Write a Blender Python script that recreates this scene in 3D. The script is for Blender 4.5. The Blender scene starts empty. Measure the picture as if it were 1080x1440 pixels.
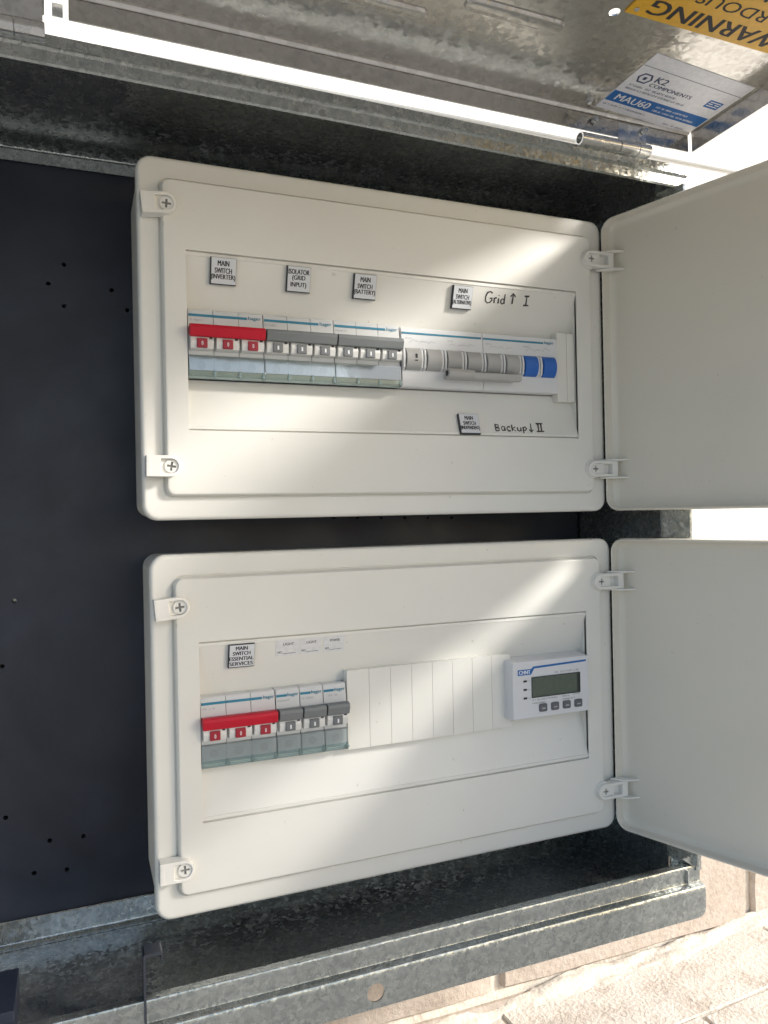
import bpy, bmesh, math, random
from mathutils import Vector, Matrix, noise
random.seed(7)
R = math.radians
S = 0.001            # everything below is written in millimetres
Z0 = 1450.0          # height of the upper board's top edge above the ground

# ------------------------------------------------------------------ camera, sky, sun, exposure
scene = bpy.context.scene
COL = scene.collection
def W3(x, y, z): return Vector((x * S, y * S, (z + Z0) * S))
cam_data = bpy.data.cameras.new('camera')
cam = bpy.data.objects.new('camera', cam_data); COL.objects.link(cam); scene.camera = cam
yaw, pitch, roll = 0.38697, 0.00102, -0.02025
fw = Vector((math.sin(yaw), math.cos(yaw), 0)); rt = Vector((math.cos(yaw), -math.sin(yaw), 0)); up = Vector((0, 0, 1))
f2 = fw * math.cos(pitch) + up * math.sin(pitch); u2 = up * math.cos(pitch) - fw * math.sin(pitch)
r3 = rt * math.cos(roll) + u2 * math.sin(roll); u3 = u2 * math.cos(roll) - rt * math.sin(roll)
m = Matrix((r3, u3, -f2)).transposed().to_4x4(); m.translation = W3(-44.87, -540.48, -246.17)
cam.matrix_world = m
cam_data.sensor_fit = 'VERTICAL'; cam_data.sensor_height = 36.0; cam_data.lens = 1082 / 1440 * 36
cam_data.clip_start = 0.01; cam_data.clip_end = 500

SUN = Vector((0.753, -0.502, 0.425)).normalized()      # direction towards the sun
world = bpy.data.worlds.new('World'); scene.world = world; world.use_nodes = True
wn = world.node_tree; wn.nodes.clear()
sky = wn.nodes.new('ShaderNodeTexSky'); sky.sky_type = 'NISHITA'; sky.sun_disc = False
sky.sun_elevation = math.asin(SUN.z); sky.sun_rotation = math.atan2(SUN.x, SUN.y)
sky.air_density = 1.0; sky.dust_density = 2.6; sky.ozone_density = 1.0
bg = wn.nodes.new('ShaderNodeBackground'); bg.inputs['Strength'].default_value = 0.15
wo = wn.nodes.new('ShaderNodeOutputWorld')
wn.links.new(sky.outputs[0], bg.inputs[0]); wn.links.new(bg.outputs[0], wo.inputs[0])
sun_data = bpy.data.lights.new('sun', 'SUN'); sun_data.energy = 3.0; sun_data.angle = R(8.5); sun_data.color = (1.0, 0.96, 0.90)
sun = bpy.data.objects.new('sun', sun_data); COL.objects.link(sun)
sun.rotation_euler = (-SUN).to_track_quat('-Z', 'Y').to_euler(); sun.location = (3, -3, 4)
vs = scene.view_settings
vs.view_transform = 'Standard'; vs.look = 'None'; vs.gamma = 1; vs.use_curve_mapping = False; vs.exposure = 0.70

# ------------------------------------------------------------------ materials
def nodes(name):
    mt = bpy.data.materials.new(name); mt.use_nodes = True
    nt = mt.node_tree; b = nt.nodes['Principled BSDF']
    return mt, nt, b
def N(nt, t, **kw):
    n = nt.nodes.new(t)
    for k, v in kw.items(): setattr(n, k, v)
    return n
def coords(nt, scale=1.0):
    tc = N(nt, 'ShaderNodeTexCoord'); mp = N(nt, 'ShaderNodeMapping')
    mp.inputs['Scale'].default_value = (scale,) * 3 if not hasattr(scale, '__len__') else scale
    nt.links.new(tc.outputs['Object'], mp.inputs[0]); return mp.outputs[0]
def ramp(nt, src, stops):
    r = N(nt, 'ShaderNodeValToRGB'); el = r.color_ramp.elements
    while len(el) < len(stops): el.new(0.5)
    for e, (p, c) in zip(el, stops):
        e.position = p; e.color = (*c, 1) if hasattr(c, '__len__') else (c, c, c, 1)
    nt.links.new(src, r.inputs[0]); return r.outputs[0]
def noise_tex(nt, vec, scale, detail=4, rough=0.55, dist=0.0):
    n = N(nt, 'ShaderNodeTexNoise'); n.inputs['Scale'].default_value = scale; n.inputs['Detail'].default_value = detail
    n.inputs['Roughness'].default_value = rough; n.inputs['Distortion'].default_value = dist
    nt.links.new(vec, n.inputs['Vector']); return n
def plastic(name, col, rough=0.4, var=0.03, bump=0.02, bscale=900, spec=0.5):
    mt, nt, b = nodes(name); v = coords(nt)
    n1 = noise_tex(nt, v, 14, 5)
    c0 = [max(0, c * (1 - var)) for c in col]; c1 = [min(1, c * (1 + var)) for c in col]
    nt.links.new(ramp(nt, n1.outputs['Fac'], [(0.3, c0), (0.7, c1)]), b.inputs['Base Color'])
    n2 = noise_tex(nt, v, 22, 4)
    nt.links.new(ramp(nt, n2.outputs['Fac'], [(0.3, rough * 0.8), (0.7, min(1, rough * 1.25))]), b.inputs['Roughness'])
    n3 = noise_tex(nt, v, bscale, 2)
    bp = N(nt, 'ShaderNodeBump'); bp.inputs['Strength'].default_value = bump; bp.inputs['Distance'].default_value = 0.001
    nt.links.new(n3.outputs['Fac'], bp.inputs['Height']); nt.links.new(bp.outputs[0], b.inputs['Normal'])
    b.inputs['Specular IOR Level'].default_value = spec
    return mt
def flat(name, col, rough=0.6):
    mt, nt, b = nodes(name); v = coords(nt); n = noise_tex(nt, v, 300, 2)
    nt.links.new(ramp(nt, n.outputs['Fac'], [(0.2, [c * 0.9 for c in col]), (0.8, [min(1, c * 1.08) for c in col])]), b.inputs['Base Color'])
    b.inputs['Roughness'].default_value = rough; return mt
def galvanised(name, lo, hi, r0, r1, tilt=0.10, cell=150, metal=0.98):
    mt, nt, b = nodes(name); v = coords(nt)
    nd = noise_tex(nt, v, 170, 4)
    mx = N(nt, 'ShaderNodeVectorMath', operation='MULTIPLY_ADD'); mx.inputs[1].default_value = (0.009,) * 3
    nt.links.new(nd.outputs['Color'], mx.inputs[0]); nt.links.new(v, mx.inputs[2])
    vo = N(nt, 'ShaderNodeTexVoronoi'); vo.inputs['Scale'].default_value = cell
    nt.links.new(mx.outputs[0], vo.inputs['Vector'])
    sep = N(nt, 'ShaderNodeSeparateColor'); nt.links.new(vo.outputs['Color'], sep.inputs[0])
    big = noise_tex(nt, v, 9, 6, 0.6)
    mixv = N(nt, 'ShaderNodeMix', data_type='FLOAT'); mixv.inputs[0].default_value = 0.45
    nt.links.new(sep.outputs[0], mixv.inputs[2]); nt.links.new(big.outputs['Fac'], mixv.inputs[3])
    nt.links.new(ramp(nt, mixv.outputs[0], [(0.2, lo), (0.75, hi)]), b.inputs['Base Color'])
    nt.links.new(ramp(nt, sep.outputs[1], [(0.0, r0), (1.0, r1)]), b.inputs['Roughness'])
    nt.links.new(ramp(nt, big.outputs['Fac'], [(0.35, metal), (0.65, metal - 0.16)]), b.inputs['Metallic'])
    geo = N(nt, 'ShaderNodeNewGeometry')
    sub = N(nt, 'ShaderNodeVectorMath', operation='SUBTRACT'); sub.inputs[1].default_value = (0.5,) * 3
    nt.links.new(vo.outputs['Color'], sub.inputs[0])
    ma = N(nt, 'ShaderNodeVectorMath', operation='MULTIPLY_ADD'); ma.inputs[1].default_value = (tilt,) * 3
    nt.links.new(sub.outputs[0], ma.inputs[0]); nt.links.new(geo.outputs['Normal'], ma.inputs[2])
    no = N(nt, 'ShaderNodeVectorMath', operation='NORMALIZE'); nt.links.new(ma.outputs[0], no.inputs[0])
    wv = noise_tex(nt, v, 6, 3)
    bp = N(nt, 'ShaderNodeBump'); bp.inputs['Strength'].default_value = 0.25; bp.inputs['Distance'].default_value = 0.004
    nt.links.new(wv.outputs['Fac'], bp.inputs['Height']); nt.links.new(no.outputs[0], bp.inputs['Normal'])
    nt.links.new(bp.outputs[0], b.inputs['Normal'])
    return mt
def masonry(name, c0, c1, c2, bump=0.6, sc=1.0):
    mt, nt, b = nodes(name); v = coords(nt)
    info = N(nt, 'ShaderNodeObjectInfo')
    sh = N(nt, 'ShaderNodeVectorMath', operation='MULTIPLY_ADD'); sh.inputs[1].default_value = (7, 7, 7)
    cmb = N(nt, 'ShaderNodeCombineXYZ')
    for i in range(3): nt.links.new(info.outputs['Random'], cmb.inputs[i])
    nt.links.new(cmb.outputs[0], sh.inputs[0]); nt.links.new(v, sh.inputs[2])
    n1 = noise_tex(nt, sh.outputs[0], 18 * sc, 6, 0.65); n2 = noise_tex(nt, sh.outputs[0], 160 * sc, 4, 0.6)
    mixv = N(nt, 'ShaderNodeMix', data_type='FLOAT'); mixv.inputs[0].default_value = 0.4
    nt.links.new(n1.outputs['Fac'], mixv.inputs[2]); nt.links.new(n2.outputs['Fac'], mixv.inputs[3])
    nt.links.new(ramp(nt, mixv.outputs[0], [(0.3, c0), (0.5, c1), (0.7, c2)]), b.inputs['Base Color'])
    b.inputs['Roughness'].default_value = 0.9
    bp = N(nt, 'ShaderNodeBump'); bp.inputs['Strength'].default_value = bump; bp.inputs['Distance'].default_value = 0.004
    nt.links.new(n2.outputs['Fac'], bp.inputs['Height']); nt.links.new(bp.outputs[0], b.inputs['Normal'])
    return mt
def clear_plastic(name, tint, ior=1.6, haze=0.16):
    mt = bpy.data.materials.new(name); mt.use_nodes = True; nt = mt.node_tree; nt.nodes.clear()
    out = N(nt, 'ShaderNodeOutputMaterial'); mix = N(nt, 'ShaderNodeMixShader')
    tr = N(nt, 'ShaderNodeBsdfTransparent'); tr.inputs[0].default_value = (*tint, 1)
    gl = N(nt, 'ShaderNodeBsdfGlossy'); gl.inputs['Roughness'].default_value = 0.04
    fr = N(nt, 'ShaderNodeFresnel'); fr.inputs['IOR'].default_value = ior
    nz = noise_tex(nt, coords(nt), 60, 2)
    bp = N(nt, 'ShaderNodeBump'); bp.inputs['Strength'].default_value = 0.012; bp.inputs['Distance'].default_value = 0.002
    nt.links.new(nz.outputs['Fac'], bp.inputs['Height']); nt.links.new(bp.outputs[0], gl.inputs['Normal'])
    df = N(nt, 'ShaderNodeBsdfDiffuse'); df.inputs[0].default_value = (tint[0] * 0.72, tint[1] * 0.80, tint[2] * 0.80, 1); m0 = N(nt, 'ShaderNodeMixShader'); m0.inputs[0].default_value = haze
    nt.links.new(tr.outputs[0], m0.inputs[1]); nt.links.new(df.outputs[0], m0.inputs[2])
    nt.links.new(fr.outputs[0], mix.inputs[0]); nt.links.new(m0.outputs[0], mix.inputs[1]); nt.links.new(gl.outputs[0], mix.inputs[2])
    nt.links.new(mix.outputs[0], out.inputs[0]); return mt

M = dict(
    white=plastic('white_board_plastic', (0.785, 0.775, 0.725), 0.36, 0.025),
    door=plastic('shaded_white_door_plastic', (0.72, 0.69, 0.61), 0.5, 0.02),  # board plastic with the shade on the open doors put into its colour
    clip=plastic('white_clip_plastic', (0.80, 0.79, 0.75), 0.4, 0.02),
    screw=plastic('screw_recess_shade_grey', (0.22, 0.22, 0.21), 0.6),  # grey stands in for shade at the bottom of the screw cross
    module=plastic('pale_grey_module_plastic', (0.66, 0.67, 0.67), 0.42, 0.02),
    modwhite=plastic('white_module_plastic', (0.72, 0.73, 0.74), 0.42, 0.02),
    nose=plastic('cream_module_nose', (0.72, 0.72, 0.70), 0.4, 0.02),
    red=plastic('red_handle_plastic', (0.52, 0.010, 0.03), 0.42, 0.05, spec=0.3),
    redwin=plastic('dark_red_indicator', (0.33, 0.012, 0.03), 0.4, 0.05),
    grey=plastic('grey_handle_plastic', (0.18, 0.195, 0.20), 0.42, 0.05),
    greywin=plastic('grey_indicator', (0.16, 0.17, 0.18), 0.4, 0.05),
    key=plastic('grey_rocker', (0.42, 0.42, 0.41), 0.4, 0.03),
    blue=plastic('blue_rocker', (0.02, 0.13, 0.50), 0.4, 0.05),
    teal=flat('teal_print', (0.03, 0.23, 0.36)), print=flat('grey_print', (0.30, 0.31, 0.32)),
    faint=flat('faint_print', (0.45, 0.46, 0.47)),
    black=flat('black_print', (0.02, 0.02, 0.025)), ink=flat('marker_ink', (0.045, 0.04, 0.04), 0.5),
    tag=plastic('white_engraving_plastic', (0.70, 0.72, 0.75), 0.4, 0.02), tagblack=plastic('black_engraving_plastic', (0.02, 0.025, 0.035), 0.4),
    paper=flat('white_paper', (0.76, 0.76, 0.76), 0.7), lid_paper=flat('white_label_paper', (0.78, 0.79, 0.84), 0.45),
    blueprint=flat('blue_print', (0.01, 0.13, 0.42)), white_ink=flat('white_print', (0.80, 0.82, 0.84)),
    navy=flat('navy_print', (0.03, 0.05, 0.13)), yellow=flat('yellow_sign', (0.78, 0.43, 0.02), 0.4),
    meter=plastic('meter_case_plastic', (0.70, 0.71, 0.73), 0.4, 0.02),
    lcd=flat('lcd_glass', (0.10, 0.125, 0.10), 0.18), lcd_edge=flat('lcd_edge', (0.02, 0.03, 0.03), 0.3), button=plastic('rubber_button', (0.12, 0.125, 0.14), 0.55),
    panel=plastic('black_mounting_panel', (0.010, 0.013, 0.021), 0.42, 0.35, 0.05, 500, 0.45),
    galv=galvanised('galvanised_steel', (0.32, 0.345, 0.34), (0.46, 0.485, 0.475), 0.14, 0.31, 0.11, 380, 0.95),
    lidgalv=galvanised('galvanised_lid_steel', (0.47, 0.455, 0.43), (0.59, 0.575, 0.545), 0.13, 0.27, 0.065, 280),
    zinc=galvanised('zinc_plated_steel', (0.55, 0.56, 0.56), (0.72, 0.73, 0.73), 0.16, 0.3, 0.05, 200),
    hem=galvanised('pale_folded_edge', (0.62, 0.60, 0.57), (0.80, 0.78, 0.75), 0.3, 0.4, 0.03, 100, 0.75),  # paler metal than the lid, along its fold
    clear=clear_plastic('clear_terminal_cover', (0.93, 0.985, 0.985), 2.5),
    clear_edge=clear_plastic('clear_cover_rim', (0.80, 0.92, 0.92), 1.8),
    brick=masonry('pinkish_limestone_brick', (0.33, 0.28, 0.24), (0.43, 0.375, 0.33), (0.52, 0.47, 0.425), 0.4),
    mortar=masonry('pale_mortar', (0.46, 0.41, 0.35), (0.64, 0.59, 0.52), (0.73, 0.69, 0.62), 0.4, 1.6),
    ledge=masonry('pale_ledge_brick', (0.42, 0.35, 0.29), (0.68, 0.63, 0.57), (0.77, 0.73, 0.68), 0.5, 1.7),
    cladding=plastic('white_cladding_paint', (0.80, 0.80, 0.79), 0.6, 0.02),
    ground=masonry('beige_concrete', (0.235, 0.23, 0.215), (0.285, 0.28, 0.265), (0.34, 0.335, 0.32), 0.3, 0.2),
)

_nt = M['panel'].node_tree; _b = _nt.nodes['Principled BSDF']; _v = coords(_nt)
_n = noise_tex(_nt, _v, 7, 6, 0.6, 0.6)
_nt.links.new(ramp(_nt, _n.outputs['Fac'], [(0.36, (0.008, 0.011, 0.021)), (0.64, (0.022, 0.029, 0.048))]), _b.inputs['Base Color'])

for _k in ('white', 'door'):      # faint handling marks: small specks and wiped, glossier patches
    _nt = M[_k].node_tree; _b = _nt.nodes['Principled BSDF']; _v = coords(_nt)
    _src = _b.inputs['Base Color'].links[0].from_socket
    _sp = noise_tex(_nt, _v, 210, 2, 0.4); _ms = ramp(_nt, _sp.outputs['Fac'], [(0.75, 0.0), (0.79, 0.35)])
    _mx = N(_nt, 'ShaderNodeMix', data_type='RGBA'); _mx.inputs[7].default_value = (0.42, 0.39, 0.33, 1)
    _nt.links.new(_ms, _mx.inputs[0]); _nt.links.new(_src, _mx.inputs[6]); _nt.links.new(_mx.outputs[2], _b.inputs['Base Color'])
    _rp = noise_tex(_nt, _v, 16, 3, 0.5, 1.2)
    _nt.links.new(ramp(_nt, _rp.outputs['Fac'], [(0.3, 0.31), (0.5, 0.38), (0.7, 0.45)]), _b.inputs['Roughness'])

# ------------------------------------------------------------------ helpers
ORG = {}
def tagit(o, label=None, cat=None, group=None, kind=None):
    for k, v in (('label', label), ('category', cat), ('group', group), ('kind', kind)):
        if v: o[k] = v
    return o
def thing(name, org, label, cat, group=None, rot=None):
    o = bpy.data.objects.new(name, None); COL.objects.link(o); o.empty_display_size = 0.02
    o.location = W3(*org); ORG[o] = Vector(org)
    if rot: o.rotation_euler = rot
    return tagit(o, label, cat, group)
def part(name, bm, mat, parent=None, org=None, smooth=35, label=None, wn_=False):
    """link bm (vertices in world millimetres) as one mesh object"""
    if parent is not None:
        root = parent
        while root.parent is not None: root = root.parent
        o0 = ORG[root]
    else: o0 = Vector(org)
    bmesh.ops.recalc_face_normals(bm, faces=bm.faces[:])
    for v in bm.verts: v.co = (v.co - o0) * S
    me = bpy.data.meshes.new(name); bm.to_mesh(me); bm.free()
    for mt in (mat if isinstance(mat, (list, tuple)) else [mat]): me.materials.append(M[mt])
    if smooth:
        me.shade_smooth(); me.set_sharp_from_angle(angle=R(smooth))
    o = bpy.data.objects.new(name, me); COL.objects.link(o)
    if parent is not None: o.parent = parent
    else: o.location = W3(*o0); ORG[o] = o0
    if label: o['label'] = label
    if smooth:
        md = o.modifiers.new('weighted_normal', 'WEIGHTED_NORMAL'); md.keep_sharp = True; md.weight = 90
    return o
def BM(): return bmesh.new()
def bevel(bm, w, seg=2, geom=None, ang=30):
    es = [e for e in (geom or bm.edges) if len(e.link_faces) == 2 and e.calc_face_angle(0) > R(ang)]
    bmesh.ops.bevel(bm, geom=es, offset=w, segments=seg, profile=0.5, affect='EDGES', clamp_overlap=True)
def merge(dst, src, mi=None):
    tmp = bpy.data.meshes.new('tmp'); src.to_mesh(tmp); src.free()
    n0 = len(dst.faces); dst.from_mesh(tmp); bpy.data.meshes.remove(tmp)
    if mi is not None:
        dst.faces.ensure_lookup_table()
        for f in dst.faces[n0:]: f.material_index = mi
def box(bm, x0, x1, y0, y1, z0, z1, bev=0, mi=0, mat4=None, seg=2):
    b = BM(); bmesh.ops.create_cube(b, size=1)
    for v in b.verts: v.co = Vector(((x0 + x1) / 2 + v.co.x * (x1 - x0), (y0 + y1) / 2 + v.co.y * (y1 - y0), (z0 + z1) / 2 + v.co.z * (z1 - z0)))
    if bev: bevel(b, bev, seg)
    if mat4: b.transform(mat4)
    merge(bm, b, mi)
def extrude_poly(bm, pts, vec, bev=0, mi=0, seg=2, mat4=None):
    """pts: 3-D outline, extruded by vec"""
    b = BM(); vs_ = [b.verts.new(p) for p in pts]; f = b.faces.new(vs_)
    r = bmesh.ops.extrude_face_region(b, geom=[f])
    bmesh.ops.translate(b, verts=[g for g in r['geom'] if isinstance(g, bmesh.types.BMVert)], vec=vec)
    bmesh.ops.recalc_face_normals(b, faces=b.faces[:])
    if bev: bevel(b, bev, seg)
    if mat4: b.transform(mat4)
    merge(bm, b, mi)
def prof_x(bm, prof, x0, x1, bev=0, mi=0, seg=2):
    """(y,z) profile extruded along x"""
    extrude_poly(bm, [Vector((x0, y, z)) for y, z in prof], Vector((x1 - x0, 0, 0)), bev, mi, seg)
def sheet(bm, prof, x0, x1, t=1.2, mi=0, ends=None):
    """open (y,z) profile given thickness t, extruded along x; ends: z offset at each end"""
    P = [Vector((p[0], p[1])) for p in prof]; a, c = [], []
    for i, p in enumerate(P):
        d0 = (P[i] - P[i - 1]).normalized() if i else None
        d1 = (P[i + 1] - P[i]).normalized() if i < len(P) - 1 else None
        d = ((d0 or d1) + (d1 or d0)).normalized(); n = Vector((-d.y, d.x)); k = 1 / max(0.35, n.dot(Vector((-(d1 or d0).y, (d1 or d0).x))))
        a.append(p + n * t / 2 * k); c.append(p - n * t / 2 * k)
    loop = a + c[::-1]; e = ends or (0, 0)
    b = BM()
    L0 = [b.verts.new((x0, q.x, q.y + e[0])) for q in loop]; L1 = [b.verts.new((x1, q.x, q.y + e[1])) for q in loop]
    n = len(loop)
    for i in range(n): b.faces.new((L0[i], L0[(i + 1) % n], L1[(i + 1) % n], L1[i]))
    h = len(a)
    for L in (L0, L1):
        for i in range(h - 1): b.faces.new((L[i], L[i + 1], L[n - 2 - i], L[n - 1 - i]))
    merge(bm, b, mi)
def circle(cx, cy, r, n=20): return [(cx + r * math.cos(2 * math.pi * i / n), cy + r * math.sin(2 * math.pi * i / n)) for i in range(n)]
def rrect(x0, x1, z0, z1, r, k=7):
    o = []
    for cx, cz, a0 in ((x1 - r, z1 - r, 0), (x0 + r, z1 - r, 90), (x0 + r, z0 + r, 180), (x1 - r, z0 + r, 270)):
        for i in range(k + 1):
            a = R(a0 + 90 * i / k); o.append((cx + r * math.cos(a), cz + r * math.sin(a)))
    return o
def plate(bm, outer, holes, fn, d0, d1, mi=0):
    """flat plate with holes; fn(a,b,d) -> world"""
    b = BM(); edges = []
    for lp in [outer] + list(holes):
        v = [b.verts.new((p[0], p[1], 0)) for p in lp]
        edges += [b.edges.new((v[i], v[(i + 1) % len(v)])) for i in range(len(v))]
    bmesh.ops.triangle_fill(b, use_beauty=True, use_dissolve=False, edges=edges)
    r = bmesh.ops.extrude_face_region(b, geom=b.faces[:])
    top = {g for g in r['geom'] if isinstance(g, bmesh.types.BMVert)}
    for v in b.verts: v.co = Vector(fn(v.co.x, v.co.y, d1 if v in top else d0))
    bmesh.ops.recalc_face_normals(b, faces=b.faces[:])
    merge(bm, b, mi)
XZ = lambda a, b, d: (a, d, b)
def loft(bm, loops, cap0=False, cap1=False, mi=0, fn=XZ):
    """loops: (x0,x1,z0,z1,r,y)"""
    b = BM(); rows = [[b.verts.new(fn(p[0], p[1], l[5])) for p in rrect(*l[:5])] for l in loops]
    n = len(rows[0])
    for A, B in zip(rows, rows[1:]):
        for i in range(n): b.faces.new((A[i], A[(i + 1) % n], B[(i + 1) % n], B[i]))
    if cap0: b.faces.new(rows[0])
    if cap1: b.faces.new(rows[-1])
    bmesh.ops.recalc_face_normals(b, faces=b.faces[:])
    merge(bm, b, mi)
def cyl(bm, p0, p1, r0, r1=None, n=20, mi=0, bev=0):
    p0, p1 = Vector(p0), Vector(p1); d = p1 - p0; b = BM()
    bmesh.ops.create_cone(b, cap_ends=True, segments=n, radius1=r0, radius2=r0 if r1 is None else r1, depth=d.length)
    if bev: bevel(b, bev, 2, ang=50)
    b.transform(Matrix.Translation((p0 + p1) / 2) @ d.to_track_quat('Z', 'Y').to_matrix().to_4x4()); merge(bm, b, mi)
_fc = {}
def font_mesh(s):
    if s not in _fc:
        cu = bpy.data.curves.new('t', 'FONT'); cu.body = s; cu.resolution_u = 3
        o = bpy.data.objects.new('t', cu); COL.objects.link(o)
        dg = bpy.context.evaluated_depsgraph_get(); me = bpy.data.meshes.new_from_object(o.evaluated_get(dg))
        bpy.data.objects.remove(o); bpy.data.curves.remove(cu)
        xs = [v.co.x for v in me.vertices]; ys = [v.co.y for v in me.vertices]
        _fc[s] = (me, min(xs), max(xs), min(ys), max(ys))
    return _fc[s]
def text(bm, s, o, right, upv, width, height, mi, bold=0.0):
    """fit text s into a width x height box whose lower left corner is o"""
    me, x0, x1, y0, y1 = font_mesh(s); o, right, upv = Vector(o), Vector(right).normalized(), Vector(upv).normalized()
    for dx in ((0,) if not bold else (-bold, 0, bold)):
        b = BM(); b.from_mesh(me); nrm = right.cross(upv)
        for v in b.verts:
            q = o + right * ((v.co.x - x0) / (x1 - x0) * width + dx) + upv * ((v.co.y - y0) / (y1 - y0) * height) + nrm * (0.01 * (dx > 0) - 0.01 * (dx < 0))
            v.co = q
        merge(bm, b, mi)
def ribbon(bm, pts, w, o, right, upv, mi, lift=0.0):
    """hand-drawn stroke lying flat in the plane (right, upv)"""
    o, right, upv = Vector(o), Vector(right).normalized(), Vector(upv).normalized(); nrm = right.cross(upv)
    P = [Vector(p) for p in pts]; L = []
    for i, p in enumerate(P):
        d = (P[min(i + 1, len(P) - 1)] - P[max(i - 1, 0)]).normalized(); n = Vector((-d.y, d.x)) * w / 2 * (0.65 + 0.6 * random.random())
        L.append((p + n, p - n))
    b = BM(); V = [[b.verts.new(o + right * q.x + upv * q.y + nrm * lift) for q in pr] for pr in L]
    for A, B in zip(V, V[1:]): b.faces.new((A[0], A[1], B[1], B[0]))
    merge(bm, b, mi)
def greek(bm, o, right, upv, width, h, mi, rnd, stroke=0.28):
    """a line of print too small to read: short uneven strokes"""
    x = 0
    while x < width:
        cw = h * rnd.uniform(0.35, 0.7)
        if rnd.random() < 0.14: x += cw; continue
        k = rnd.random()
        ribbon(bm, [(x, 0), (x, h)], stroke, o, right, upv, mi)
        if k < 0.6: ribbon(bm, [(x, h * rnd.choice((0.05, 0.5, 0.95))), (x + cw * 0.7, h * rnd.choice((0.05, 0.5, 0.95)))], stroke, o, right, upv, mi, 0.01)
        if k > 0.3: ribbon(bm, [(x + cw * 0.7, 0), (x + cw * 0.7, h * rnd.uniform(0.6, 1))], stroke, o, right, upv, mi)
        x += cw + h * 0.25
X, Zv = (1, 0, 0), (0, 0, 1)

# ------------------------------------------------------------------ setting: ground, wall, plinth
bm = BM(); b2 = bmesh.ops.create_grid(bm, x_segments=8, y_segments=8, size=60000)
for v in bm.verts: v.co.z = -Z0
g = part('ground', bm, 'ground', None, (0, 0, -Z0), 0); tagit(g, 'beige concrete ground in front of the wall', 'ground', kind='structure')

def brick_mesh(name, lx, ly, lz, mat, seed, amp=1.6, bv=3.0):
    b = BM(); bmesh.ops.create_cube(b, size=1)
    for v in b.verts: v.co = Vector((v.co.x * lx, v.co.y * ly, v.co.z * lz))
    bevel(b, bv, 1)
    bmesh.ops.subdivide_edges(b, edges=[e for e in b.edges if e.calc_length() > 60], cuts=5, use_grid_fill=True)
    for v in b.verts:
        v.co += noise.noise_vector(v.co * 0.035 + Vector((seed * 31.7, seed, 0))) * amp
    bmesh.ops.recalc_face_normals(b, faces=b.faces[:])
    for v in b.verts: v.co *= S
    me = bpy.data.meshes.new(name); b.to_mesh(me); b.free(); me.materials.append(M[mat]); me.shade_smooth(); me.set_sharp_from_angle(angle=R(40))
    return me
def put(me, parent, c, name):
    o = bpy.data.objects.new(name, me); COL.objects.link(o); o.parent = parent; o.location = (Vector(c) - ORG[parent]) * S
    return o
wall = thing('brick_wall', (450, 96, -712), 'pinkish limestone brick wall with pale mortar joints behind the cabinet', 'wall')
bm = BM(); box(bm, -2200, 3200, 102, 200, -Z0 - 2, 2200); part('mortar_bed', bm, 'mortar', wall)
bms = [brick_mesh('brick', 310, 90, 162, 'brick', s) for s in range(4)]
for row in range(-3, 2):
    zc = -712 + 10 + 81 + row * 172
    off = 0 if row % 2 == 0 else 157
    for i in range(-5, 7):
        put(bms[(i * 3 + row) % 4], wall, (321 + 160 + i * 320 + off, 96 + 45, zc), 'brick')
clad = thing('weatherboard_wall', (450, 100, -330), 'sunlit white painted weatherboard wall above the bricks', 'wall')
for i in range(13):
    z = -328 + i * 150
    bm = BM(); prof_x(bm, [(101.9, z), (94, z), (99, z + 160), (101.9, z + 160)], -1900, 2900, 0.8); part('weatherboard', bm, 'cladding', clad)

plinth = thing('brick_plinth', (450, 96, -713), 'rough pale sunlit brick ledge below the cabinet', 'ledge', rot=(0, R(-2.9), 0))
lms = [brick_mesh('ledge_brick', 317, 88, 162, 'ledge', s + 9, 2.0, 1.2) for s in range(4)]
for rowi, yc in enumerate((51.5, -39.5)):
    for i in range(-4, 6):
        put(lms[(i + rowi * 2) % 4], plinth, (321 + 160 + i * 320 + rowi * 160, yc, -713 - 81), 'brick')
bm = BM(); box(bm, -1100, 2100, -80, 92, -1600, -716); part('mortar_core', bm, 'mortar', plinth)
bm = BM()    # rough squeezed-out mortar along the back of the ledge
nx, nr = 420, 9
rows = []
for i in range(nx + 1):
    x = -300 + i * 3.0; r_ = []
    for j in range(nr + 1):
        a = j / nr; nz = noise.fractal(Vector((x * 0.02, a * 2.2, 3.1)), 0.9, 2.0, 5); n2 = noise.noise(Vector((x * 0.008, 5.5, a)))
        wdt = 22 + 11 * noise.noise(Vector((x * 0.013, 0, 7))) + 5 * nz; hgt = 11 + 9 * noise.noise(Vector((x * 0.011, 4, 2)))
        y = 99 - a * wdt; z = -717 + hgt * (1 - a ** 1.6) + 3.5 * nz + 2 * n2
        if j == nr: z = -721
        r_.append(bm.verts.new((x, y, z)))
    rows.append(r_)
for A, B in zip(rows, rows[1:]):
    for j in range(nr): bm.faces.new((A[j], A[j + 1], B[j + 1], B[j]))
part('mortar_fillet', bm, 'mortar', plinth)

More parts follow.
